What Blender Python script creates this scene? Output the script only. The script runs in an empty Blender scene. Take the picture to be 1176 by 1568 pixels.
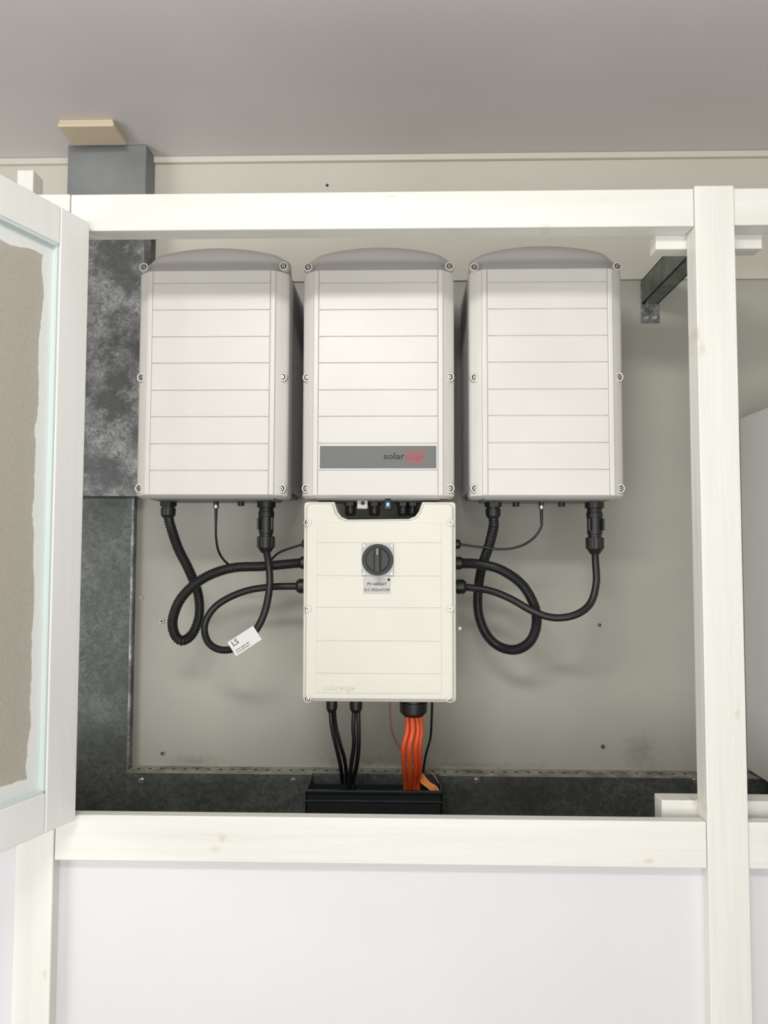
import bpy, bmesh, math, random
from mathutils import Vector, Matrix
random.seed(4)
sc = bpy.context.scene
try:
    sc.view_settings.view_transform = 'Standard'
    sc.view_settings.look = 'None'
except Exception: pass

# ------------------------------------------------------------ camera
CAM = Vector((0, 0, 1.5))
R = (Matrix.Rotation(math.radians(1.4), 4, 'Z') @ Matrix.Rotation(math.radians(93.0), 4, 'X')
     @ Matrix.Rotation(math.radians(0.14), 4, 'Z'))
cd = bpy.data.cameras.new('camera'); cam = bpy.data.objects.new('camera', cd)
sc.collection.objects.link(cam); sc.camera = cam
cam.matrix_world = Matrix.Translation(CAM) @ R
cd.sensor_fit = 'VERTICAL'; cd.sensor_height = 24; cd.lens = 24 * 1132 / 1568
cd.clip_start = 0.01

def S(u, v, y):
    """photo survey -> metres (x,z) on the vertical plane at distance y"""
    d = R.to_3x3() @ Vector(((u - 588) / 1132, (784 - v) / 1132, -1))
    k = y / d.y
    return d.x * k, CAM.z + d.z * k
def P(u, v, y):
    x, z = S(u, v, y); return Vector((x, y, z))

# ------------------------------------------------------------ materials
def new_mat(name, col, rough=.5, metal=0.0, spec=None):
    m = bpy.data.materials.new(name); m.use_nodes = True
    b = m.node_tree.nodes['Principled BSDF']
    b.inputs['Base Color'].default_value = (*col, 1)
    b.inputs['Roughness'].default_value = rough
    b.inputs['Metallic'].default_value = metal
    if spec is not None: b.inputs['Specular IOR Level'].default_value = spec
    return m
def add_noise(m, c1, c2, scale=5, detail=4, bump=0.0, stretch=(1, 1, 1), bscale=None, lo=.35, hi=.65, bdist=.002):
    nt = m.node_tree; b = nt.nodes['Principled BSDF']
    tc = nt.nodes.new('ShaderNodeTexCoord'); mp = nt.nodes.new('ShaderNodeMapping')
    mp.inputs['Scale'].default_value = stretch
    nt.links.new(tc.outputs['Object'], mp.inputs['Vector'])
    n = nt.nodes.new('ShaderNodeTexNoise'); n.inputs['Scale'].default_value = scale; n.inputs['Detail'].default_value = detail
    nt.links.new(mp.outputs[0], n.inputs['Vector'])
    r = nt.nodes.new('ShaderNodeValToRGB')
    r.color_ramp.elements[0].position = lo; r.color_ramp.elements[1].position = hi
    r.color_ramp.elements[0].color = (*c1, 1); r.color_ramp.elements[1].color = (*c2, 1)
    nt.links.new(n.outputs['Fac'], r.inputs['Fac']); nt.links.new(r.outputs[0], b.inputs['Base Color'])
    if bump:
        n2 = nt.nodes.new('ShaderNodeTexNoise'); n2.inputs['Scale'].default_value = bscale or scale * 3; n2.inputs['Detail'].default_value = 5
        nt.links.new(mp.outputs[0], n2.inputs['Vector'])
        bp = nt.nodes.new('ShaderNodeBump'); bp.inputs['Strength'].default_value = bump; bp.inputs['Distance'].default_value = bdist
        nt.links.new(n2.outputs['Fac'], bp.inputs['Height']); nt.links.new(bp.outputs[0], b.inputs['Normal'])
    return r, tc

def add_spots(m, ramp, spots, tint, fac=.45):
    """knots / stains: darker patches around given world-space points"""
    nt = m.node_tree; b = nt.nodes['Principled BSDF']; cur = ramp.outputs[0]
    tc = nt.nodes.new('ShaderNodeTexCoord')
    nz = nt.nodes.new('ShaderNodeTexNoise'); nz.inputs['Scale'].default_value = 70; nz.inputs['Detail'].default_value = 4
    nt.links.new(tc.outputs['Object'], nz.inputs['Vector'])
    nm = nt.nodes.new('ShaderNodeMath'); nm.operation = 'MULTIPLY'; nm.inputs[1].default_value = 1.8
    nt.links.new(nz.outputs['Fac'], nm.inputs[0])
    for (p, rx, rz) in spots:
        sub = nt.nodes.new('ShaderNodeVectorMath'); sub.operation = 'SUBTRACT'; sub.inputs[1].default_value = p
        nt.links.new(tc.outputs['Object'], sub.inputs[0])
        ml = nt.nodes.new('ShaderNodeVectorMath'); ml.operation = 'MULTIPLY'; ml.inputs[1].default_value = (1 / rx, 4, 1 / rz)
        nt.links.new(sub.outputs[0], ml.inputs[0])
        ln = nt.nodes.new('ShaderNodeVectorMath'); ln.operation = 'LENGTH'; nt.links.new(ml.outputs[0], ln.inputs[0])
        ad = nt.nodes.new('ShaderNodeMath'); ad.operation = 'ADD'
        nt.links.new(ln.outputs['Value'], ad.inputs[0]); nt.links.new(nm.outputs[0], ad.inputs[1])
        mr = nt.nodes.new('ShaderNodeMapRange'); mr.inputs['From Min'].default_value = .9; mr.inputs['From Max'].default_value = 1.8
        mr.inputs['To Min'].default_value = fac; mr.inputs['To Max'].default_value = 0
        nt.links.new(ad.outputs[0], mr.inputs['Value'])
        mx = nt.nodes.new('ShaderNodeMix'); mx.data_type = 'RGBA'
        nt.links.new(mr.outputs[0], mx.inputs['Factor']); nt.links.new(cur, mx.inputs['A']); mx.inputs['B'].default_value = (*tint, 1)
        cur = mx.outputs['Result']
    nt.links.new(cur, b.inputs['Base Color'])

M_white = new_mat('enclosure_white', (.68, .67, .64), .38)
add_noise(M_white, (.665, .655, .625), (.69, .68, .645), 9, 3, .05, bscale=900, bdist=.0003)
M_cream = new_mat('isolator_cream', (.72, .71, .64), .42)
add_noise(M_cream, (.705, .695, .62), (.735, .725, .65), 7, 4, .05, bscale=900, bdist=.0003)
M_capshade = new_mat('cap_shade_grey', (.38, .37, .355), .5)  # shade of the sloped inverter top put into the colour
M_dark = new_mat('recess_dark', (.03, .03, .03), .7)
M_alu = new_mat('cast_aluminium', (.22, .22, .215), .5, .3)
M_steel = new_mat('screw_steel', (.55, .55, .54), .3, 1)
M_band = new_mat('logo_band', (.13, .135, .135), .45)
M_black = new_mat('black_plastic', (.012, .012, .013), .38)
M_cable = new_mat('black_cable', (.010, .010, .011), .42)
M_orange = new_mat('orange_cable', (.75, .10, .025), .4)
M_amber = new_mat('amber_cable', (.80, .30, .06), .4)
M_pink = new_mat('pink_cable', (.35, .16, .20), .4)
M_red = new_mat('logo_red', (.62, .03, .03), .5)
M_ink = new_mat('ink', (.02, .02, .02), .6)
M_label = new_mat('label_grey', (.55, .55, .53), .5)
M_plate = new_mat('switch_plate', (.50, .50, .49), .35)
M_paper = new_mat('white_label', (.75, .75, .74), .5)
M_trough = new_mat('trough_black', (.012, .018, .018), .35)
M_led = new_mat('blue_led', (.1, .5, .9), .3)
bl = M_led.node_tree.nodes['Principled BSDF']; bl.inputs['Emission Color'].default_value = (.2, .6, 1, 1); bl.inputs['Emission Strength'].default_value = .7
M_beige = new_mat('beige_plastic', (.62, .52, .38), .5)
M_strut = new_mat('strut_painted_steel', (.09, .11, .09), .45, .3)
add_noise(M_strut, (.12, .14, .12), (.22, .24, .21), 30, 5)
M_duct = new_mat('duct_grey_paint', (.16, .17, .17), .5)
add_noise(M_duct, (.18, .19, .19), (.24, .25, .25), 8, 4)
M_green = new_mat('wall_plug_green', (.05, .16, .12), .5)

def galv(name, dark, light, scale, metal=.5, rough=.42, grime=(.05, .055, .05), gl=.5, gs=7, lo=.38, hi=.62):
    m = new_mat(name, dark, rough, metal)
    nt = m.node_tree; b = nt.nodes['Principled BSDF']
    tc = nt.nodes.new('ShaderNodeTexCoord')
    nz = nt.nodes.new('ShaderNodeTexNoise'); nz.inputs['Scale'].default_value = 45; nz.inputs['Detail'].default_value = 4
    nt.links.new(tc.outputs['Object'], nz.inputs['Vector'])
    mixv = nt.nodes.new('ShaderNodeMix'); mixv.data_type = 'VECTOR'; mixv.inputs['Factor'].default_value = .05
    nt.links.new(tc.outputs['Object'], mixv.inputs['A']); nt.links.new(nz.outputs['Color'], mixv.inputs['B'])
    v = nt.nodes.new('ShaderNodeTexVoronoi'); v.inputs['Scale'].default_value = scale
    nt.links.new(mixv.outputs['Result'], v.inputs['Vector'])
    sx = nt.nodes.new('ShaderNodeSeparateColor'); nt.links.new(v.outputs['Color'], sx.inputs[0])
    r = nt.nodes.new('ShaderNodeValToRGB'); r.color_ramp.elements[0].color = (*dark, 1); r.color_ramp.elements[1].color = (*light, 1)
    r.color_ramp.elements[0].position = .1; r.color_ramp.elements[1].position = 1
    nt.links.new(sx.outputs[0], r.inputs['Fac'])
    n2 = nt.nodes.new('ShaderNodeTexNoise'); n2.inputs['Scale'].default_value = gs; n2.inputs['Detail'].default_value = 8; n2.inputs['Roughness'].default_value = .68
    nt.links.new(tc.outputs['Object'], n2.inputs['Vector'])
    mr2 = nt.nodes.new('ShaderNodeMapRange'); mr2.inputs['From Min'].default_value = lo; mr2.inputs['From Max'].default_value = hi
    mr2.inputs['To Max'].default_value = gl; nt.links.new(n2.outputs['Fac'], mr2.inputs['Value'])
    mx = nt.nodes.new('ShaderNodeMix'); mx.data_type = 'RGBA'; nt.links.new(mr2.outputs[0], mx.inputs['Factor'])
    nt.links.new(r.outputs[0], mx.inputs['A']); mx.inputs['B'].default_value = (*grime, 1)
    nt.links.new(mx.outputs['Result'], b.inputs['Base Color'])
    mr = nt.nodes.new('ShaderNodeMapRange'); mr.inputs['To Min'].default_value = rough - .05; mr.inputs['To Max'].default_value = rough + .1
    nt.links.new(sx.outputs[1], mr.inputs['Value']); nt.links.new(mr.outputs[0], b.inputs['Roughness'])
    return m
M_galv = galv('galvanised_sheet', (.095, .105, .095), (.165, .18, .165), 130, gl=.65)
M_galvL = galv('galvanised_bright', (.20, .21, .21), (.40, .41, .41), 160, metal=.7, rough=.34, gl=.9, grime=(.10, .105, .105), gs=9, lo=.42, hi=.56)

M_wall = new_mat('wall_paint', (.42, .41, .35), .6)
rw, _ = add_noise(M_wall, (.365, .36, .312), (.41, .405, .35), 2.2, 5, .12, bscale=40)
add_spots(M_wall, rw, [(P(300, 1165, 1.8), .10, .02), (P(980, 1150, 1.8), .05, .06), (P(700, 1172, 1.8), .3, .012), (P(560, 1165, 1.8), .15, .015)], (.16, .17, .12), .4)
M_wallT = new_mat('trim_paint', (.62, .60, .53), .6)
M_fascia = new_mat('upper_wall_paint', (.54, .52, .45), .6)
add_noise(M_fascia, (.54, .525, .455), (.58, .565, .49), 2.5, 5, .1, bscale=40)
M_ceil = new_mat('ceiling_paint', (.6, .57, .57), .35)
add_noise(M_ceil, (.62, .585, .585), (.67, .635, .635), 1.5, 3, .04, bscale=30)
M_floor = new_mat('concrete_floor', (.35, .35, .34), .8)
add_noise(M_floor, (.36, .36, .35), (.48, .48, .47), 4, 6, .2)

YF = 1.30
knots = [(P(340, 1283, YF), .011, .012), (P(330, 1300, YF), .012, .010), (P(992, 1319, YF), .014, .006), (P(838, 346, YF), .018, .004),
         (P(1128, 1092, YF), .008, .014), (P(1075, 533, YF), .010, .018), (P(1068, 512, YF), .004, .016), (P(70, 1490, YF), .006, .014),
         (P(1078, 1238, YF), .006, .02), (P(600, 300, YF), .02, .003)]
def woodmat(name, stretch):
    m = new_mat(name, (.76, .76, .72), .5)
    r, _ = add_noise(m, (.70, .695, .645), (.765, .765, .72), 22, 6, .7, stretch=stretch, bscale=60, bdist=.002)
    add_spots(m, r, knots, (.56, .47, .33), .55)
    return m
M_woodH = woodmat('painted_timber_horizontal', (.06, 1, 1))
M_woodV = woodmat('painted_timber_vertical', (1, 1, .06))
M_board = new_mat('painted_board', (.68, .68, .70), .45)
add_noise(M_board, (.66, .66, .68), (.69, .69, .71), 2.5, 3, .03, bscale=60)
M_teal = new_mat('putty_teal', (.62, .71, .69), .5)

# ------------------------------------------------------------ helpers
def root(name, loc=(0, 0, 0)):
    e = bpy.data.objects.new(name, None); sc.collection.objects.link(e); e.location = loc; e.empty_display_size = .05
    return e
def link(name, me, mat, parent=None, smooth=False, local=False):
    o = bpy.data.objects.new(name, me); sc.collection.objects.link(o)
    if mat is not None: me.materials.append(mat)
    if smooth:
        for p in me.polygons: p.use_smooth = True
    if parent is not None:
        o.parent = parent
        if not local: o.matrix_parent_inverse = Matrix.Translation(parent.location).inverted()
    return o
def from_bm(name, bm, mat, parent=None, smooth=False, local=False, wn=True):
    bmesh.ops.recalc_face_normals(bm, faces=bm.faces)
    me = bpy.data.meshes.new(name); bm.to_mesh(me); bm.free()
    o = link(name, me, mat, parent, smooth, local)
    if smooth:
        try:
            me.set_sharp_from_angle(angle=math.radians(50))
        except Exception: pass
        if wn:
            md = o.modifiers.new('weighted', 'WEIGHTED_NORMAL'); md.keep_sharp = True; md.weight = 90
    return o
def bm_box(bm, x0, x1, y0, y1, z0, z1, bev=0, seg=2):
    b2 = bmesh.new(); bmesh.ops.create_cube(b2, size=1)
    for v in b2.verts:
        v.co = Vector((x0 + (v.co.x + .5) * (x1 - x0), y0 + (v.co.y + .5) * (y1 - y0), z0 + (v.co.z + .5) * (z1 - z0)))
    if bev: bmesh.ops.bevel(b2, geom=list(b2.edges), offset=bev, segments=seg, affect='EDGES', profile=.5)
    merge(bm, b2)
def merge(bm, b2):
    me = bpy.data.meshes.new('tmp'); b2.to_mesh(me); b2.free(); bm.from_mesh(me); bpy.data.meshes.remove(me)
def box(name, x0, x1, y0, y1, z0, z1, mat, parent=None, bev=0, local=False, seg=2):
    bm = bmesh.new(); bm_box(bm, x0, x1, y0, y1, z0, z1, bev, seg)
    return from_bm(name, bm, mat, parent, bev > 0, local)
def bm_cyl(bm, p0, p1, r0, r1=None, n=24, bev=0):
    r1 = r0 if r1 is None else r1
    p0 = Vector(p0); p1 = Vector(p1); d = p1 - p0
    b2 = bmesh.new()
    bmesh.ops.create_cone(b2, cap_ends=True, segments=n, radius1=r0, radius2=r1, depth=d.length)
    if bev:
        es = [e for e in b2.edges if abs(e.verts[0].co.z - e.verts[1].co.z) < 1e-6]
        bmesh.ops.bevel(b2, geom=es, offset=bev, segments=2, affect='EDGES', profile=.5)
    q = Vector((0, 0, 1)).rotation_difference(d.normalized())
    bmesh.ops.transform(b2, matrix=Matrix.Translation((p0 + p1) / 2) @ q.to_matrix().to_4x4(), verts=b2.verts)
    merge(bm, b2)
def cyl(name, p0, p1, r0, mat, parent=None, r1=None, n=24, bev=0):
    bm = bmesh.new(); bm_cyl(bm, p0, p1, r0, r1, n, bev)
    return from_bm(name, bm, mat, parent, True)
def prism(name, pts, y0, y1, mat, parent=None, bev=0, seg=2):
    bm = bmesh.new()
    f = bm.faces.new([bm.verts.new((x, y0, z)) for x, z in pts])
    r = bmesh.ops.extrude_face_region(bm, geom=[f])
    bmesh.ops.translate(bm, verts=[v for v in r['geom'] if isinstance(v, bmesh.types.BMVert)], vec=(0, y1 - y0, 0))
    bmesh.ops.recalc_face_normals(bm, faces=bm.faces)
    if bev:
        es = [e for e in bm.edges if all(abs(v.co.y - y0) < 1e-6 for v in e.verts)]
        bmesh.ops.bevel(bm, geom=es, offset=bev, segments=seg, affect='EDGES', profile=.5)
    return from_bm(name, bm, mat, parent, bev > 0)
def catmull(pts, step):
    pts = [Vector(p) for p in pts]; ext = [2 * pts[0] - pts[1]] + pts + [2 * pts[-1] - pts[-2]]
    dense = []
    for i in range(1, len(ext) - 2):
        p0, p1, p2, p3 = ext[i - 1:i + 3]
        for k in range(24):
            t = k / 24
            dense.append(.5 * ((2 * p1) + (p2 - p0) * t + (2 * p0 - 5 * p1 + 4 * p2 - p3) * t * t + (3 * p1 - p0 - 3 * p2 + p3) * t ** 3))
    dense.append(pts[-1])
    L = [0]
    for a, b in zip(dense, dense[1:]): L.append(L[-1] + (b - a).length)
    n = max(4, int(L[-1] / step)); out = []; j = 0
    for i in range(n + 1):
        s = L[-1] * i / n
        while j < len(L) - 2 and L[j + 1] < s: j += 1
        t = (s - L[j]) / max(1e-9, L[j + 1] - L[j]); out.append(dense[j].lerp(dense[j + 1], t))
    return out
def tube(name, pts, r, mat, parent=None, corr=0, pitch=.0055, n=14):
    """swept tube; corr = corrugation depth"""
    ps = catmull(pts, pitch / 4 if corr else .006)
    bm = bmesh.new(); rings = []
    t0 = (ps[1] - ps[0]).normalized(); nrm = t0.orthogonal().normalized()
    for i, p in enumerate(ps):
        t = (ps[min(i + 1, len(ps) - 1)] - ps[max(i - 1, 0)]).normalized()
        nrm = (nrm - t * nrm.dot(t)).normalized(); bn = t.cross(nrm)
        rr = r - (corr if (corr and i % 4 in (2, 3)) else 0)
        rings.append([bm.verts.new(p + (nrm * math.cos(a) + bn * math.sin(a)) * rr) for a in [2 * math.pi * k / n for k in range(n)]])
    for a, b in zip(rings, rings[1:]):
        for k in range(n): bm.faces.new((a[k], a[(k + 1) % n], b[(k + 1) % n], b[k]))
    bm.faces.new(rings[0][::-1]); bm.faces.new(rings[-1])
    return from_bm(name, bm, mat, parent, not corr, wn=False)
def text(name, s, size, loc, mat, parent, bold=0.0, rotz=0, xs=1, align='LEFT'):
    c = bpy.data.curves.new(name, 'FONT'); c.body = s; c.size = size; c.extrude = .0002; c.offset = bold; c.align_x = align
    o = bpy.data.objects.new(name, c); sc.collection.objects.link(o); c.materials.append(mat)
    o.location = loc; o.rotation_euler = (math.radians(90), rotz, 0); o.scale = (xs, 1, 1)
    o.parent = parent; o.matrix_parent_inverse = Matrix.Translation(parent.location).inverted()
    return o

# ------------------------------------------------------------ room shell
YW = 1.80
ZC = S(600, 241, YW)[1]
box('wall_back', -2.6, 2.6, YW, YW + .12, 0, ZC, M_wall)
box('ceiling', -2.6, 2.6, -2.6, YW + .12, ZC, ZC + .1, M_ceil)
box('floor', -2.6, 2.6, -2.6, YW + .12, -.1, 0, M_floor)
box('wall_left', -2.72, -2.6, -2.6, YW + .12, 0, ZC, M_wallT)
box('wall_right', 2.6, 2.72, -2.6, YW + .12, 0, ZC, M_wallT)
box('trim_1', -2.6, 2.6, YW - .018, YW, ZC - .016, ZC, M_wallT, bev=.003)
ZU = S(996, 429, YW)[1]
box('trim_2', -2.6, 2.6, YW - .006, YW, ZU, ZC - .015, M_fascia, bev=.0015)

# ------------------------------------------------------------ timber cabinet frame
fr = root('cabinet_frame', (0, YF, 1.5))
xl0 = (S(22, 1400, YF)[0] + S(52, 320, YF)[0]) / 2; xl1 = (S(80, 1400, YF)[0] + S(108, 320, YF)[0]) / 2
xr0 = (S(1062, 345, YF)[0] + S(1090, 1560, YF)[0]) / 2; xr1 = (S(1125, 345, YF)[0] + S(1151, 1560, YF)[0]) / 2
zt1 = S(600, 293, YF)[1]; zt0 = S(600, 350, YF)[1]
zb1 = S(600, 1253, YF)[1]; zb0 = S(600, 1324, YF)[1]
box('post_left', xl0, xl1, YF - .002, YF + .04, 0, zt1, M_woodV, fr, .002)
box('post_right', xr0, xr1, YF - .003, YF + .04, 0, zt1 + .004, M_woodV, fr, .002)
box('rail_top', xl1 + .0005, xr0 - .0005, YF, YF + .04, zt0, zt1, M_woodH, fr, .002)
box('rail_top_right', xr1 + .0005, 2.59, YF, YF + .04, zt0 + .001, zt1, M_woodH, fr, .002)
box('rail_bottom', xl1 + .0005, xr0 - .0005, YF, YF + .022, zb0, zb1, M_woodH, fr, .002)
box('rail_bottom_right', xr1 + .0005, 2.59, YF, YF + .022, zb0, zb1, M_woodH, fr, .002)
box('rail_bottom_left', -2.59, xl0 - .0005, YF, YF + .022, zb0 + .018, zb0 + .038, M_woodH, fr, .002)
box('lower_board', xl1 - .01, xr0 + .01, YF + .022, YF + .034, 0, zb0 + .03, M_board, fr)
box('lower_board_right', xr1 - .01, 2.59, YF + .022, YF + .034, 0, zb0 + .03, M_board, fr)
box('lower_board_left', -2.59, xl0 + .01, YF + .022, YF + .034, 0, zb0 + .03, M_board, fr)
a = S(1003, 362, YF + .045); b = S(1166, 382, YF + .045)
box('cleat_top', a[0], b[0], YF + .041, YF + .075, b[1], a[1] + .004, M_woodH, fr, .002)
a = S(1012, 1224, YF + .045)
box('cleat_bottom', a[0], xr1 + .12, YF + .041, YF + .08, zb1 - .03, a[1], M_woodH, fr, .002)
a = S(34, 268, YF + .06); b = S(58, 300, YF + .06)
box('post_rear_stub', a[0], b[0], YF + .041, YF + .08, zb1, a[1], M_woodV, fr, .002)

# ------------------------------------------------------------ open door (hinged on the left post)
ang_d = Vector((-.357, -.934, 0)).normalized()
hx = S(140, 352, YF - .01)[0]
dz0 = S(116, 1251, YF)[1]; dz1 = S(140, 347, YF)[1]; H = dz1 - dz0; W = .56; SW = .066
door = root('cabinet_door', (hx, YF - .016, dz0))
door.rotation_euler = (0, 0, math.atan2(ang_d.y, ang_d.x))
M_door = new_mat('door_paint', (.78, .79, .765), .45)
add_noise(M_door, (.78, .79, .765), (.82, .83, .81), 10, 4, .35, stretch=(1, 1, .15), bscale=50)
box('stile_hinge', 0, SW, -.034, 0, 0, H, M_door, door, .003, True)
box('stile_outer', W - SW, W, -.034, 0, 0, H, M_door, door, .003, True)
box('rail_top', SW, W - SW, -.034, 0, H - SW, H, M_door, door, .003, True)
box('rail_bottom', SW, W - SW, -.034, 0, 0, SW, M_door, door, .003, True)
for nm, bx in (('bead_hinge', (SW, SW + .004, -.02, -.002, SW, H - SW)), ('bead_outer', (W - SW - .004, W - SW, -.02, -.002, SW, H - SW)),
               ('bead_top', (SW, W - SW, -.02, -.002, H - SW - .004, H - SW)), ('bead_bottom', (SW, W - SW, -.02, -.002, SW, SW + .004))):
    box(nm, *bx, M_teal, door, 0, True)
for k, hz in enumerate((.12, H / 2, H - .12)):
    cyl_o = bmesh.new(); bm_cyl(cyl_o, (-.004, -.030, hz - .03), (-.004, -.030, hz + .03), .0045, n=16)
    from_bm('hinge_knuckle', cyl_o, M_steel, door, True, True)
M_fib = new_mat('fibre_board', (.33, .31, .25), .85)
nt = M_fib.node_tree; bs = nt.nodes['Principled BSDF']; N = nt.nodes.new
tc = N('ShaderNodeTexCoord'); sep = N('ShaderNodeSeparateXYZ'); nt.links.new(tc.outputs['Object'], sep.inputs[0])
def mth(op, a, b=None):
    n = N('ShaderNodeMath'); n.operation = op
    for i, x in enumerate((a, b)):
        if x is None: continue
        if isinstance(x, (int, float)): n.inputs[i].default_value = x
        else: nt.links.new(x, n.inputs[i])
    return n.outputs[0]
dx = mth('MINIMUM', mth('SUBTRACT', sep.outputs[0], SW), mth('SUBTRACT', W - SW, sep.outputs[0]))
dz = mth('MINIMUM', mth('SUBTRACT', sep.outputs[2], SW), mth('SUBTRACT', H - SW, sep.outputs[2]))
dd = mth('MINIMUM', dx, dz)
nz = N('ShaderNodeTexNoise'); nz.inputs['Scale'].default_value = 14; nz.inputs['Detail'].default_value = 6; nt.links.new(tc.outputs['Object'], nz.inputs['Vector'])
dd2 = mth('ADD', dd, mth('MULTIPLY', mth('SUBTRACT', nz.outputs['Fac'], .5), .030))
rp = N('ShaderNodeValToRGB'); cr = rp.color_ramp
cr.elements[0].position = .0; cr.elements[0].color = (.68, .75, .74, 1)
cr.elements[1].position = 1; cr.elements[1].color = (.42, .395, .34, 1)
for p, c in ((.25, (.74, .77, .76, 1)), (.50, (.77, .77, .75, 1)), (.535, (.44, .415, .36, 1))):
    e = cr.elements.new(p); e.color = c
nt.links.new(mth('MULTIPLY', dd2, 19), rp.inputs['Fac'])
nf = N('ShaderNodeTexNoise'); nf.inputs['Scale'].default_value = 160; nf.inputs['Detail'].default_value = 6; nt.links.new(tc.outputs['Object'], nf.inputs['Vector'])
mxn = N('ShaderNodeMix'); mxn.data_type = 'RGBA'; mxn.blend_type = 'OVERLAY'; mxn.inputs['Factor'].default_value = .15
nt.links.new(rp.outputs[0], mxn.inputs['A']); nt.links.new(nf.outputs['Fac'], mxn.inputs['B']); nt.links.new(mxn.outputs['Result'], bs.inputs['Base Color'])
bp = N('ShaderNodeBump'); bp.inputs['Strength'].default_value = .3; bp.inputs['Distance'].default_value = .001
nt.links.new(nf.outputs['Fac'], bp.inputs['Height']); nt.links.new(bp.outputs[0], bs.inputs['Normal'])
box('infill_board', SW - .002, W - SW + .002, -.026, -.012, SW - .002, H - SW + .002, M_fib, door, 0, True)

# ------------------------------------------------------------ inverters
Y0 = 1.508
def screw(parent, x, y, z, r=.0095, mat=M_white, nm='screw', depth=.016):
    bm = bmesh.new()
    n = 28
    prof = [(r * 1.1, depth), (r, .001), (r - .0012, 0), (r * .68, 0), (r * .64, .007), (0.0001, .007)]
    rings = [[bm.verts.new((x + math.cos(2 * math.pi * k / n) * pr, y + py, z + math.sin(2 * math.pi * k / n) * pr)) for k in range(n)] for pr, py in prof]
    for a, b in zip(rings, rings[1:]):
        for k in range(n): bm.faces.new((a[k], a[(k + 1) % n], b[(k + 1) % n], b[k]))
    from_bm(nm + '_boss', bm, mat, parent, True)
    cyl(nm + '_well', (x, y + .0055, z), (x, y + .0075, z), r * .655, M_dark, parent, n=28)
    bm = bmesh.new(); bm_cyl(bm, (x, y + .0005, z), (x, y + .0065, z), r * .42, n=20, bev=.0008)
    from_bm(nm + '_head', bm, M_steel, parent, True)
    cyl(nm + '_hex_socket', (x, y + .0002, z), (x, y + .0006, z), r * .20, M_dark, parent, n=6)
def gland(parent, p, d, r, L, name='cable_gland'):
    """hex locknut + domed body"""
    d = Vector(d).normalized(); p = Vector(p); bm = bmesh.new()
    bm_cyl(bm, p, p + d * L * .3, r * 1.12, n=6, bev=.0006)
    bm_cyl(bm, p + d * L * .3, p + d * L * .42, r * .86, n=20)
    bm_cyl(bm, p + d * L * .42, p + d * L * .85, r, r * .96, n=12, bev=.0005)
    bm_cyl(bm, p + d * L * .85, p + d * L, r * .92, r * .68, n=20)
    return from_bm(name, bm, M_black, parent, True)
def connector(parent, p, L, r, name='power_connector'):
    p = Vector(p); bm = bmesh.new(); dn = Vector((0, 0, -1))
    segs = [(0, .12, 1.22), (.12, .20, .95), (.20, .30, 1.05), (.30, .62, .98), (.62, .68, .86), (.68, .90, 1.12)]
    for a0, a1, k in segs: bm_cyl(bm, p + dn * L * a0, p + dn * L * a1, r * k, n=20, bev=.0006)
    bm_cyl(bm, p + dn * L * .9, p + dn * L, r * 1.05, r * .62, n=20)
    for k in range(10):
        a = k * math.pi / 5; c = Vector((math.cos(a), math.sin(a), 0)) * r * 1.13
        bm_cyl(bm, p + c + dn * L * .69, p + c + dn * L * .89, r * .09, n=6)
    for s in (-1, 1): bm_box(bm, p.x + s * r * .9 - .002, p.x + s * r * .9 + .002, p.y - r * 1.1, p.y - r * .6, p.z - L * .55, p.z - L * .32, .0005)
    return from_bm(name, bm, M_black, parent, True)

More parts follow.
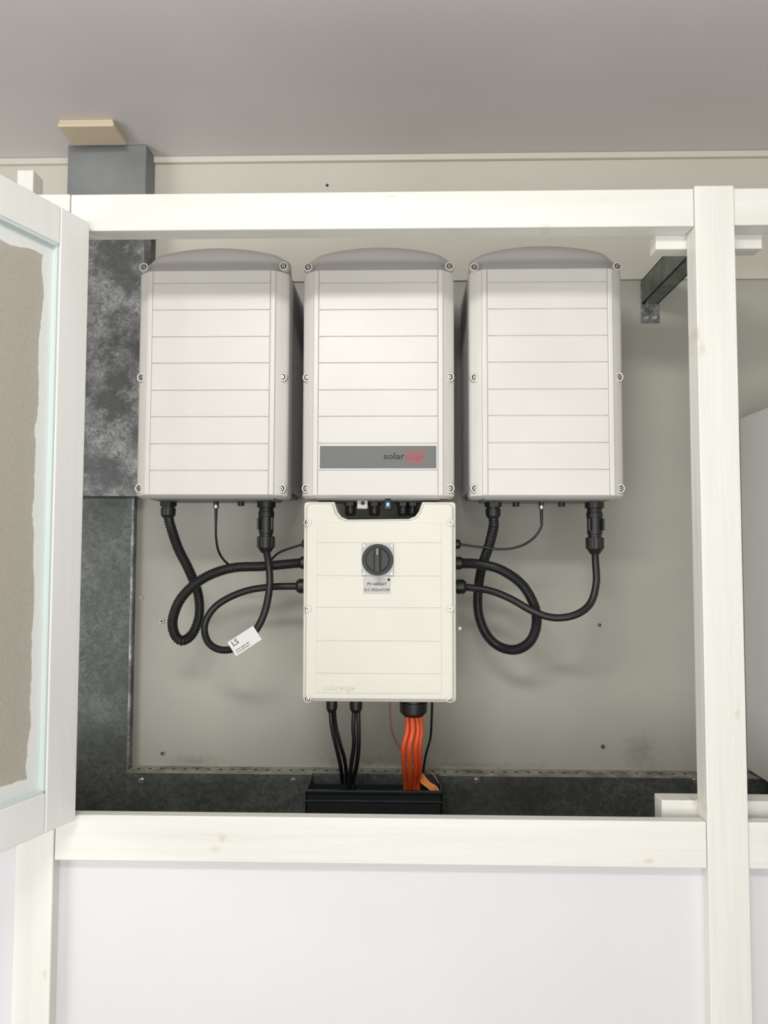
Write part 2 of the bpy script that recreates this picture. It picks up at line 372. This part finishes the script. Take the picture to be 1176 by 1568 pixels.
def inverter(uc, vtop, vbot, logo=False):
    xc = S(uc, 580, Y0 + .025)[0]; zb = S(uc, vbot, Y0)[1]; zl = S(uc, vtop, Y0)[1]
    rt = root('solar_inverter', (xc, Y0 + .1, (zb + zl) / 2))
    hw = .1590; pw = .1245; NB = 10
    half = []
    for k in range(NB + 1):
        s = k / NB
        x = pw + (hw - pw) * min(1, s * 1.02)
        y = .001 + .026 * s ** 1.7
        if s > .85: x = pw + (hw - pw) * (1 - .06 * (1 - (s - .85) / .15) ** 2); y += .008 * ((s - .85) / .15) ** 2
        half.append((x, y))
    chain = [(-x, y) for x, y in half[::-1]] + [(-pw + 2 * pw * k / 16, 0) for k in range(1, 16)] + half
    xs = [c[0] for c in chain]; ys = [c[1] for c in chain]
    YB = Y0 + .085
    def ring(zf, inset, back):
        fr_ = []; bk = []
        for x, yy in zip(xs, ys):
            sx = x * (1 - inset / hw); fr_.append((xc + sx, Y0 + .0025 + yy + back, zf(sx))); bk.append((xc + sx, max(YB, Y0 + yy + back + .01), zf(sx)))
        return fr_ + bk[::-1]
    arch = lambda x: 1 - (x / hw) ** 2
    levels = [ring(lambda x: zb, .005, .006), ring(lambda x: zb + .005, 0, 0), ring(lambda x: zl - .001, 0, 0)]
    capl = [ring(lambda x: zl + .0, .0022, .0045), ring(lambda x: zl + .004 + .004 * arch(x), .003, .007),
            ring(lambda x: zl + .030 + .018 * arch(x), .005, .030), ring(lambda x: zl + .040 + .025 * arch(x), .007, .044), ring(lambda x: zl + .042 + .027 * arch(x), .012, .056)]
    def loft(name, lv, mat, topcap, botcap):
        bm = bmesh.new(); rg = [[bm.verts.new(c) for c in l] for l in lv]; n = len(rg[0]); m = n // 2
        for a, b in zip(rg, rg[1:]):
            for k in range(n): bm.faces.new((a[k], a[(k + 1) % n], b[(k + 1) % n], b[k]))
        for rr, do in ((rg[0], botcap), (rg[-1], topcap)):
            if do:
                for k in range(m - 1): bm.faces.new((rr[k], rr[k + 1], rr[n - 2 - k], rr[n - 1 - k]))
        bmesh.ops.remove_doubles(bm, verts=bm.verts, dist=1e-6)
        return from_bm(name, bm, mat, rt, True, wn=False)
    loft('cover', levels, M_white, True, True)
    loft('top_cap', capl, M_capshade, True, True)
    gv = [vtop + 1, 433, 474, 515, 555.5, 597, 637.5, 679, 720, vbot - 3]
    sh = vtop - 412
    bm = bmesh.new(); g = .0009
    zz = [S(uc, (v + sh * .6) if 0 < i < 9 else v, Y0)[1] for i, v in enumerate(gv)]
    for z1, z0 in zip(zz, zz[1:]): bm_box(bm, xc - pw + .0016, xc + pw - .0016, Y0, Y0 + .006, z0 + g, z1 - g, .0007, 1)
    from_bm('front_panel_slats', bm, M_white, rt, True)
    bm = bmesh.new()
    for s in (-1, 1): bm_box(bm, xc + s * (pw + .0045) - .0055, xc + s * (pw + .0045) + .0055, Y0 + .0003, Y0 + .008, zz[-1], zz[0], .0025, 3)
    from_bm('side_bands', bm, M_white, rt, True)
    bm = bmesh.new(); bm_box(bm, xc - .145, xc + .145, YB - .002, YW - .0065, zb + .012, zl + .030, .003)
    for s in (-1, 1):
        for k in range(11):
            yy = YB + .006 + k * .017; bm_box(bm, xc + s * .150 - .007, xc + s * .150 + .007, yy, yy + .003, zb + .02, zl + .01)
    bm_box(bm, xc - .12, xc + .12, YW - .012, YW - .0004, zb + .05, ZU - .01, .001)
    from_bm('heat_sink', bm, M_alu, rt, False)
    bm = bmesh.new(); bm_box(bm, xc - .13, xc + .13, Y0 + .03, YB + .05, zb - .004, zb + .008, .002)
    from_bm('base_plate', bm, M_alu, rt, True)
    for s in (-1, 1):
        for v in (409, 578, 748):
            x = xc + s * .1485; z = S(uc, v, Y0 + .016)[1]; screw(rt, x, Y0 + .012, z)
    if logo:
        a = S(490, 683, Y0); b = S(668, 717, Y0)
        box('logo_band', a[0], b[0], Y0 - .0012, Y0 + .001, b[1], a[1], M_band, rt, .0003)
        t = S(587, 703, Y0)
        text('logo_text_first', 'solar', .0180, (t[0], Y0 - .0014, t[1]), M_ink, rt, .0002, xs=1.22)
        t = S(621, 703, Y0)
        text('logo_text_second', 'edge', .0180, (t[0], Y0 - .0020, t[1]), M_red, rt, 0, xs=1.08)
        for nm, u0, v0, u1, v1 in (('logo_bar_upper', 620, 691.5, 652, 692.8), ('logo_bar_lower', 622, 709.2, 649, 710.4)):
            a = S(u0, v0, Y0); b = S(u1, v1, Y0)
            box(nm, a[0], b[0], Y0 - .0015, Y0 - .0010, b[1], a[1], M_red, rt)
    return rt, xc, zb
invL, xL, zL = inverter(326.5, 413, 761)
invM, xM, zM = inverter(579.5, 412, 762, True)
invR, xR, zR = inverter(835.5, 410, 762)

YC = 1.60
def under(parent, u, zb, kind):
    x = S(u, 765, YC)[0]
    if kind == 'gland': gland(parent, (x, YC, zb), (0, 0, -1), .0165, .036)
    elif kind == 'conn': connector(parent, (x, YC, zb), .112, .0165)
    elif kind == 'small':
        bm = bmesh.new(); bm_cyl(bm, (x, YC, zb), (x, YC, zb - .012), .006, n=6); bm_cyl(bm, (x, YC, zb - .012), (x, YC, zb - .046), .0038, .003, n=14)
        from_bm('antenna_plug', bm, M_black, parent, True)
        cyl('plug_collar', (x, YC, zb - .008), (x, YC, zb - .015), .0065, M_steel, parent, n=16)
    elif kind == 'nub':
        cyl('blanking_plug', (x, YC, zb), (x, YC, zb - .010), .007, M_black, parent, bev=.001)
for u, k in ((258, 'gland'), (408, 'conn'), (331, 'small'), (369, 'nub')): under(invL, u, zL - .003, k)
for u, k in ((755, 'gland'), (910, 'conn'), (829, 'small'), (790, 'nub'), (860, 'nub')): under(invR, u, zR - .003, k)
x, z = S(594, 772, 1.545)
box('status_switch_body', x - .008, x + .008, 1.538, 1.56, z - .012, z + .018, M_black, invM, .002)
box('status_led', x - .0028, x + .0028, 1.5365, 1.54, z - .005, z + .003, M_led, invM, .001)
x, z = S(555, 772, 1.545)
box('service_tag', x - .011, x + .011, 1.54, 1.544, z - .010, z + .016, M_label, invM, .002)
cyl('tag_screw', (x + .001, 1.5375, z + .002), (x + .001, 1.54, z + .002), .004, M_dark, invM)
for u in (536, 573, 617, 632):
    x = S(u, 775, 1.59)[0]; gland(invM, (x, 1.60, zM - .003), (0, 0, -1), .0125, .03)

# ------------------------------------------------------------ DC isolator box
YD = 1.508
c = S(581, 930, YD); x0 = S(463, 930, YD)[0]; x1 = S(699, 930, YD)[0]
zt = S(581, 768, YD)[1]; zb = S(581, 1077, YD)[1]
iso = root('dc_isolator_box', (c[0], YD + .1, (zt + zb) / 2))
def rrect(x0, x1, z0, z1, r, notch=None):
    pts = []
    def arc(cx, cz, a0):
        for k in range(5): a = math.radians(a0 + 90 * k / 4); pts.append((cx + r * math.cos(a), cz + r * math.sin(a)))
    arc(x0 + r, z0 + r, 180); arc(x1 - r, z0 + r, 270); arc(x1 - r, z1 - r, 0)
    if notch: pts.extend(notch)
    arc(x0 + r, z1 - r, 90)
    return pts
def nt_pts(zt, off=0):
    L = []
    for u, v in ((647, None), (642, 782), (636, 790), (626, 794), (532, 795), (522, 791), (516, 783), (511, None)):
        x, z = S(u, v if v else 768, YD); cx = S(579, 780, YD)[0]
        x += math.copysign(off, x - cx)
        L.append((x, zt if v is None else z - off))
    return L
prism('lid_flange', rrect(x0, x1, zb, zt, .007, nt_pts(zt)), YD + .012, YD + .045, M_cream, iso, .003)
prism('lid_front', rrect(x0 + .006, x1 - .006, zb + .006, zt - .004, .010, nt_pts(zt - .004, .003)), YD, YD + .014, M_cream, iso, .005, 3)
prism('rear_housing', rrect(x0 + .004, x1 - .004, zb + .004, zt - .04, .007), YD + .045, YW - .0005, M_cream, iso, .002)
bx0 = S(485, 930, YD)[0]; bx1 = S(676, 930, YD)[0]
bm = bmesh.new()
for v0, v1 in ((800, 831), (831, 882), (882, 930.5), (930.5, 981.5), (981.5, 1031.5), (1031.5, 1062)):
    za = S(581, v0, YD)[1]; zc = S(581, v1, YD)[1]
    bm_box(bm, bx0, bx1, YD - .0012, YD + .004, zc + .0004, za - .0004, .0006, 1)
from_bm('front_ribs', bm, M_cream, iso, True)
for u in (471, 689):
    for v in (800, 932, 1070):
        x, z = S(u, v, YD); screw(iso, x, YD - .001, z, .0085, M_cream)
x, z = S(578.5, 857, YD); h = .0325
box('switch_plate', x - h, x + h, YD - .006, YD - .001, z - h, z + h, M_plate, iso, .0015)
bm = bmesh.new(); bm_cyl(bm, (x, YD - .006, z), (x, YD - .012, z), .0318, n=48, bev=.0015)
bm_cyl(bm, (x, YD - .012, z), (x, YD - .026, z), .025, .0235, n=48, bev=.002)
for k in range(24):
    a = k * math.pi / 12; bm_box(bm, x + .0275 * math.cos(a) - .001, x + .0275 * math.cos(a) + .001, YD - .0135, YD - .011, z + .0275 * math.sin(a) - .001, z + .0275 * math.sin(a) + .001)
from_bm('switch_knob', bm, M_black, iso, True)
M_knob2 = new_mat('knob_grip', (.022, .022, .022), .4)
box('knob_grip', x - .0065, x + .0065, YD - .040, YD - .024, z - .026, z + .026, M_knob2, iso, .003)
box('knob_mark', x - .0008, x + .0008, YD - .0405, YD - .0395, z + .010, z + .022, M_label, iso)
for dx_, dz_ in ((-1, -1), (1, -1), (-1, 1), (1, 1)):
    cyl('plate_screw', (x + dx_ * .0285, YD - .0068, z + dz_ * .0285), (x + dx_ * .0285, YD - .0055, z + dz_ * .0285), .002, M_steel, iso, n=12)
a = S(556.5, 884, YD); b = S(598, 909, YD)
box('isolator_label', a[0], b[0], YD - .0024, YD - .001, b[1], a[1], M_label, iso, .0003)
cx = (a[0] + b[0]) / 2
text('label_line_upper', 'PV ARRAY', .0088, (cx, YD - .0026, S(578, 896.5, YD)[1]), M_ink, iso, .0001, align='CENTER')
text('label_line_lower', 'D.C ISOLATOR', .0078, (cx, YD - .0026, S(578, 905, YD)[1]), M_ink, iso, .0001, align='CENTER')
box('label_tick', b[0] - .006, b[0] - .001, YD - .0027, YD - .0022, a[1] - .007, a[1] - .002, M_ink, iso)
t = S(494, 1056, YD)
o = text('embossed_logo', 'solaredge', .0165, (t[0], YD - .0018, t[1]), M_cream, iso, .0003); o.data.extrude = .0008
GY = 1.63
gl = {}
for side, s in (('L', -1), ('R', 1)):
    xe = x0 + .004 if s < 0 else x1 - .004
    for i, (v, r, L) in enumerate(((833, .0105, .022), (862, .0145, .028), (898, .0165, .034))):
        z = S(581, v, GY)[1]
        gland(iso, (xe, GY, z), (s, 0, 0), r, L)
        gl[side, i] = Vector((xe + s * L * .8, GY, z))
gb = {}
for u, r in ((508, .0125), (545, .0140), (633, .030)):
    xx = S(u, 1080, GY - .02)[0]
    gland(iso, (xx, GY - .02, zb + .005), (0, 0, -1), r, .045 if r < .02 else .052); gb[u] = xx

# ------------------------------------------------------------ cables
def path(pts): return [P(u, v, y) for u, v, y in pts]
def top(u, zz): return Vector((S(u, 765, YC)[0], YC, zz))
tube('corrugated_conduit', [top(258, zL - .035)] + path([(262, 808, 1.60), (273, 840, 1.62), (289, 872, 1.64), (303, 908, 1.66), (305, 942, 1.66), (295, 970, 1.65),
     (279, 981, 1.63), (267, 970, 1.62), (265, 946, 1.61), (279, 914, 1.60), (311, 886, 1.60), (354, 870, 1.60), (405, 867, 1.61)]) + [gl['L', 1]], .0112, M_cable, corr=.0015)
tube('corrugated_conduit', [top(755, zR - .035)] + path([(756, 805, 1.60), (749, 835, 1.63), (738, 868, 1.66), (732, 905, 1.68), (733, 940, 1.68), (744, 970, 1.67), (763, 989, 1.66),
     (788, 995, 1.64), (810, 984, 1.62), (821, 960, 1.61), (819, 930, 1.60), (800, 896, 1.60), (768, 873, 1.60), (735, 864, 1.61)]) + [gl['R', 1]], .0112, M_cable, corr=.0015)
pcL = tube('power_cable', [top(408, zL - .108)] + path([(411, 862, 1.585), (413, 895, 1.57), (406, 935, 1.56), (391, 966, 1.56), (366, 990, 1.57), (338, 995, 1.59), (318, 982, 1.61),
     (314, 955, 1.63), (332, 927, 1.64), (370, 907, 1.64), (412, 899, 1.635)]) + [gl['L', 2]], .0078, M_cable)
tube('power_cable', [top(910, zR - .108)] + path([(912, 862, 1.59), (913, 893, 1.58), (904, 924, 1.57), (882, 941, 1.56), (850, 946, 1.56), (818, 937, 1.565), (780, 916, 1.59), (748, 904, 1.61)]) + [gl['R', 2]], .0078, M_cable)
tube('antenna_cable', [top(331, zL - .046)] + path([(331, 825, 1.61), (336, 847, 1.63), (350, 864, 1.66), (375, 872, 1.67), (405, 866, 1.66), (428, 846, 1.64)]) + [gl['L', 0]], .0026, M_cable)
tube('antenna_cable', [top(829, zR - .046)] + path([(829, 806, 1.60), (820, 821, 1.60), (800, 835, 1.61), (772, 841, 1.62), (738, 838, 1.625)]) + [gl['R', 0]], .0026, M_cable)
bm = bmesh.new()
pa = P(391, 966, 1.56); pb = P(350, 993, 1.58); dv = (pb - pa); dv.y = 0; dv.normalize(); nv = Vector((-dv.z, 0, dv.x))
if nv.z > 0: nv = -nv
cc = P(370, 980, 1.55)
q = [cc - dv * .036 - nv * .012, cc + dv * .028 - nv * .012, cc + dv * .028 + nv * .022, cc - dv * .036 + nv * .022]
ring0 = [bm.verts.new(v) for v in q]; ring1 = [bm.verts.new(v + Vector((0, .0012, 0))) for v in q]
bm.faces.new(ring0); bm.faces.new(ring1[::-1])
for k in range(4): bm.faces.new((ring0[k], ring0[(k + 1) % 4], ring1[(k + 1) % 4], ring1[k]))
from_bm('cable_tag', bm, M_paper, pcL)
an = math.atan2(-dv.z, -dv.x)
for i, (s, o_) in enumerate((('LS', .002), ('power supply cable', .013), ('do not disconnect', .018))):
    pt = cc + dv * .022 + nv * o_; pt.y -= .0006
    text('tag_text', s, .016 if i == 0 else .0042, pt, M_ink, pcL, rotz=-an)
zg = zb - .038
tube('string_cable', [Vector((gb[508] - .003, GY - .02, zg))] + path([(508, 1112, 1.61), (514, 1140, 1.62), (521, 1170, 1.65), (524, 1195, 1.69), (524, 1215, 1.70)]), .0044, M_cable)
tube('string_cable', [Vector((gb[508] + .005, GY - .02, zg))] + path([(514, 1112, 1.62), (521, 1140, 1.63), (528, 1165, 1.66), (531, 1195, 1.69), (531, 1215, 1.70)]), .0044, M_cable)
tube('string_cable', [Vector((gb[545] - .004, GY - .02, zg))] + path([(541, 1112, 1.61), (542, 1140, 1.62), (538, 1170, 1.65), (535, 1195, 1.67), (533, 1215, 1.68)]), .0047, M_cable)
tube('string_cable', [Vector((gb[545] + .005, GY - .02, zg))] + path([(549, 1112, 1.61), (549, 1145, 1.62), (546, 1172, 1.65), (541, 1195, 1.68), (540, 1215, 1.68)]), .0047, M_cable)
for i, (u0, u1, u2, yy) in enumerate(((624, 618, 621, 1.61), (632, 627, 628, 1.60), (640, 636, 634, 1.61), (645, 642, 640, 1.62))):
    tube('orange_supply_cable', [Vector((gb[633] + (i - 1.5) * .009, yy, zb - .040))] + path([(u0, 1118, yy), (u1, 1145, yy), (u1 + 1, 1175, yy + .03), (u2, 1196, yy + .06), (u2, 1216, 1.69)]), .0056, M_orange)
for i in range(3):
    tube('amber_wire', path([(640 + i * 3, 1185, 1.685), (646 + i * 5, 1198, 1.68), (656 + i * 6, 1206, 1.675), (664 + i * 4, 1214, 1.67)]), .003, M_amber)
tube('earth_wire', [P(597, 1068, 1.64)] + path([(598, 1105, 1.66), (604, 1130, 1.68), (618, 1152, 1.70), (640, 1172, 1.71), (662, 1185, 1.72), (672, 1200, 1.72)]), .0022, M_pink)
tube('control_wire', [P(662, 1066, 1.62)] + path([(661, 1100, 1.64), (659, 1130, 1.66), (652, 1156, 1.68), (648, 1185, 1.70), (650, 1212, 1.705)]), .0026, M_cable)

# ------------------------------------------------------------ cable trough
tx0 = S(468, 1220, 1.63)[0]; tx1 = S(677, 1220, 1.63)[0]; tz1 = S(572, 1210, 1.63)[1]; tz0 = tz1 - .075
tr = root('cable_trough', ((tx0 + tx1) / 2, 1.68, tz0))
yb = 1.742
box('base', tx0, tx1, 1.63, yb, tz0, tz0 + .003, M_trough, tr)
box('front_wall', tx0, tx1, 1.63, 1.633, tz0, tz1, M_trough, tr, .0008)
box('back_wall', tx0, tx1, yb - .003, yb, tz0, tz1 + .003, M_galv, tr, .0008)
box('end_left', tx0, tx0 + .003, 1.63, yb, tz0, tz1, M_trough, tr)
box('end_right', tx1 - .003, tx1, 1.63, yb, tz0, tz1, M_trough, tr)
box('front_lip', tx0, tx1, 1.624, 1.631, tz1 - .006, tz1, M_trough, tr, .001)
box('inner_divider', tx0 + .01, tx1 - .01, 1.69, 1.692, tz0, tz1 - .006, M_trough, tr)
box('front_bead', tx0, tx1, 1.6275, 1.631, tz1 - .026, tz1 - .022, M_trough, tr, .001)

# ------------------------------------------------------------ galvanised channel along wall
gz1 = S(600, 1187, 1.745)[1]; gx0 = S(192, 1200, 1.745)[0]
ch = root('galvanised_wall_channel', (0, 1.76, gz1 - .1))
box('front_face', gx0, 2.58, 1.745, 1.748, gz1 - .32, gz1, M_galv, ch, .0008)
M_ledge = new_mat('dusty_ledge', (.30, .29, .24), .7)
add_noise(M_ledge, (.16, .16, .13), (.36, .35, .30), 25, 5)
box('top_ledge', gx0, 2.58, 1.7452, YW - .0005, gz1 - .003, gz1 + .0004, M_ledge, ch)
box('bottom_ledge', gx0, 2.58, 1.745, YW - .0005, gz1 - .32, gz1 - .317, M_galv, ch)
bm = bmesh.new()
for k in range(48):
    xx = gx0 + .02 + k * .028
    bm_cyl(bm, (xx, 1.775, gz1 - .001), (xx, 1.775, gz1 + .0009), .0042, n=12)
from_bm('ledge_perforations', bm, M_dark, ch)
for u in (217, 449, 730, 1064):
    xx, z = S(u, 1195, 1.745)
    cyl('fixing_screw', (xx, 1.740, z), (xx, 1.7455, z), .0055, M_steel, ch, n=6, bev=.0008)
    cyl('fixing_washer', (xx, 1.7435, z), (xx, 1.7455, z), .008, M_steel, ch, n=20)

# ------------------------------------------------------------ riser duct on left
du0 = S(104, 265, 1.73)[0]; du1 = S(223, 265, 1.73)[0]
duct = root('metal_riser_duct', (du0 + .06, 1.77, 1.9))
zd = S(180, 760, 1.73)[1]; zj = S(180, 330, 1.73)[1]
box('painted_upper', du0 - .001, du1 + .001, 1.729, YW - .0065, zj, ZC - .001, M_duct, duct, .002)
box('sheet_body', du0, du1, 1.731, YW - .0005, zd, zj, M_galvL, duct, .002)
box('seam_flange', du1 - .003, du1 + .006, 1.788, YW - .0005, zd, zj, M_galv, duct)
bp_ = root('galvanised_back_sheet', (du0 + .06, 1.79, 0))
sx1 = S(203, 1000, 1.79)[0]
box('sheet', du0 - .12, sx1, 1.788, YW - .0005, 0, zd, M_galv, bp_, .001)
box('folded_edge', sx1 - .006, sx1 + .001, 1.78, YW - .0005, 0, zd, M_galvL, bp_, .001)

# ------------------------------------------------------------ strut bracket right
sx0 = S(984, 450, 1.79)[0]; sx1_ = S(1009, 450, 1.79)[0]
sz1 = ZU - .001; sz0 = S(996, 466, YW)[1]
st = root('frame_strut_bracket', ((sx0 + sx1_) / 2, 1.6, sz0))
box('strut_web', sx0, sx0 + .003, YF + .076, YW - .003, sz0, sz1, M_strut, st)
box('strut_flange_bottom', sx0, sx1_, YF + .076, YW - .003, sz0, sz0 + .003, M_strut, st, .0005)
box('strut_flange_top', sx0, sx1_, YF + .076, YW - .003, sz1 - .003, sz1, M_strut, st, .0005)
box('strut_web_far', sx1_ - .003, sx1_, YF + .076, YW - .003, sz0, sz1, M_strut, st)
fz0 = S(996, 495, YW)[1]
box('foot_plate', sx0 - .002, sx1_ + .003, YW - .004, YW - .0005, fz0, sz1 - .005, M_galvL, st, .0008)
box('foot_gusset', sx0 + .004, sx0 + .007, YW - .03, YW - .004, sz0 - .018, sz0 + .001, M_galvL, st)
for dx_ in (.010, .030):
    cyl('foot_bolt', (sx0 + dx_, YW - .010, fz0 + .012), (sx0 + dx_, YW - .003, fz0 + .012), .0055, M_steel, st, n=6, bev=.0008)

# ------------------------------------------------------------ white metal cabinet behind the right post
wx = S(1131, 640, YW)[0]; wz1 = S(1131, 640, YW)[1]
wc = root('white_wall_cabinet', (wx + .15, 1.7, 1.4))
M_wc = new_mat('cabinet_enamel', (.76, .76, .74), .35)
box('body', wx, wx + .45, 1.56, YW - .0005, gz1 + .004, wz1, M_wc, wc, .006)
box('door_leaf', wx + .008, wx + .442, 1.548, 1.56, gz1 + .012, wz1 - .008, M_wc, wc, .004)
cyl('lock', (wx + .05, 1.543, 1.45), (wx + .05, 1.549, 1.45), .009, M_steel, wc)

# ------------------------------------------------------------ ceiling box, wall plugs
a0 = S(88, 184, 1.62)[0]; a1 = S(174, 184, 1.62)[0]
cb = root('ceiling_junction_box', ((a0 + a1) / 2, 1.65, ZC))
box('lid', a0, a1, 1.62, 1.70, ZC - .018, ZC - .008, M_beige, cb, .002)
box('base', a0 + .003, a1 - .003, 1.623, 1.697, ZC - .009, ZC - .0003, M_beige, cb, .001)
for u, v, m, r in ((248, 951, M_steel, .006), (918, 957, M_green, .0042), (923, 1143, M_green, .005), (249, 1153, M_steel, .005), (704, 962, M_steel, .004), (217, 915, M_steel, .004)):
    x, z = S(u, v, YW); rt = root('wall_plug', (x, YW, z))
    cyl('plug_collar', (x, YW - .003, z), (x, YW - .0003, z), r, m, rt, n=16, bev=.0006)
    cyl('plug_hole', (x, YW - .0035, z), (x, YW - .002, z), r * .45, M_dark, rt, n=12)
x, z = S(501, 284, YW - .006)
rt = root('wall_plug', (x, YW - .006, z)); cyl('hole', (x, YW - .0072, z), (x, YW - .0062, z), .004, M_dark, rt, n=12)
cyl('hole_rim', (x, YW - .0069, z), (x, YW - .0061, z), .0055, M_wallT, rt, n=16)

# ------------------------------------------------------------ lights
def area(name, loc, target, sx, sy, e, col):
    l = bpy.data.lights.new(name, 'AREA'); l.shape = 'RECTANGLE'; l.size = sx; l.size_y = sy; l.energy = e; l.color = col
    o = bpy.data.objects.new(name, l); sc.collection.objects.link(o); o.location = loc
    o.rotation_euler = (Vector(target) - Vector(loc)).to_track_quat('-Z', 'Y').to_euler(); return o
area('daylight_opening', (.1, -2.3, .95), (0, 1.8, 1.5), 3.0, 1.7, 57, (1.0, .99, .965))
area('ceiling_lamp', (-.25, -.15, ZC - .06), (0, 1.2, 1.0), .7, .15, 15, (1, .98, .94))
area('fill_left', (-2.4, -.3, 1.2), (0, 1.2, 2.1), 1.2, 1.0, 34, (.99, .98, .99))  # added fill to brighten the left of the ceiling; no window is modelled
w = bpy.data.worlds.new('world'); sc.world = w; w.use_nodes = True
w.node_tree.nodes['Background'].inputs[0].default_value = (.98, .97, .98, 1)
w.node_tree.nodes['Background'].inputs[1].default_value = .42
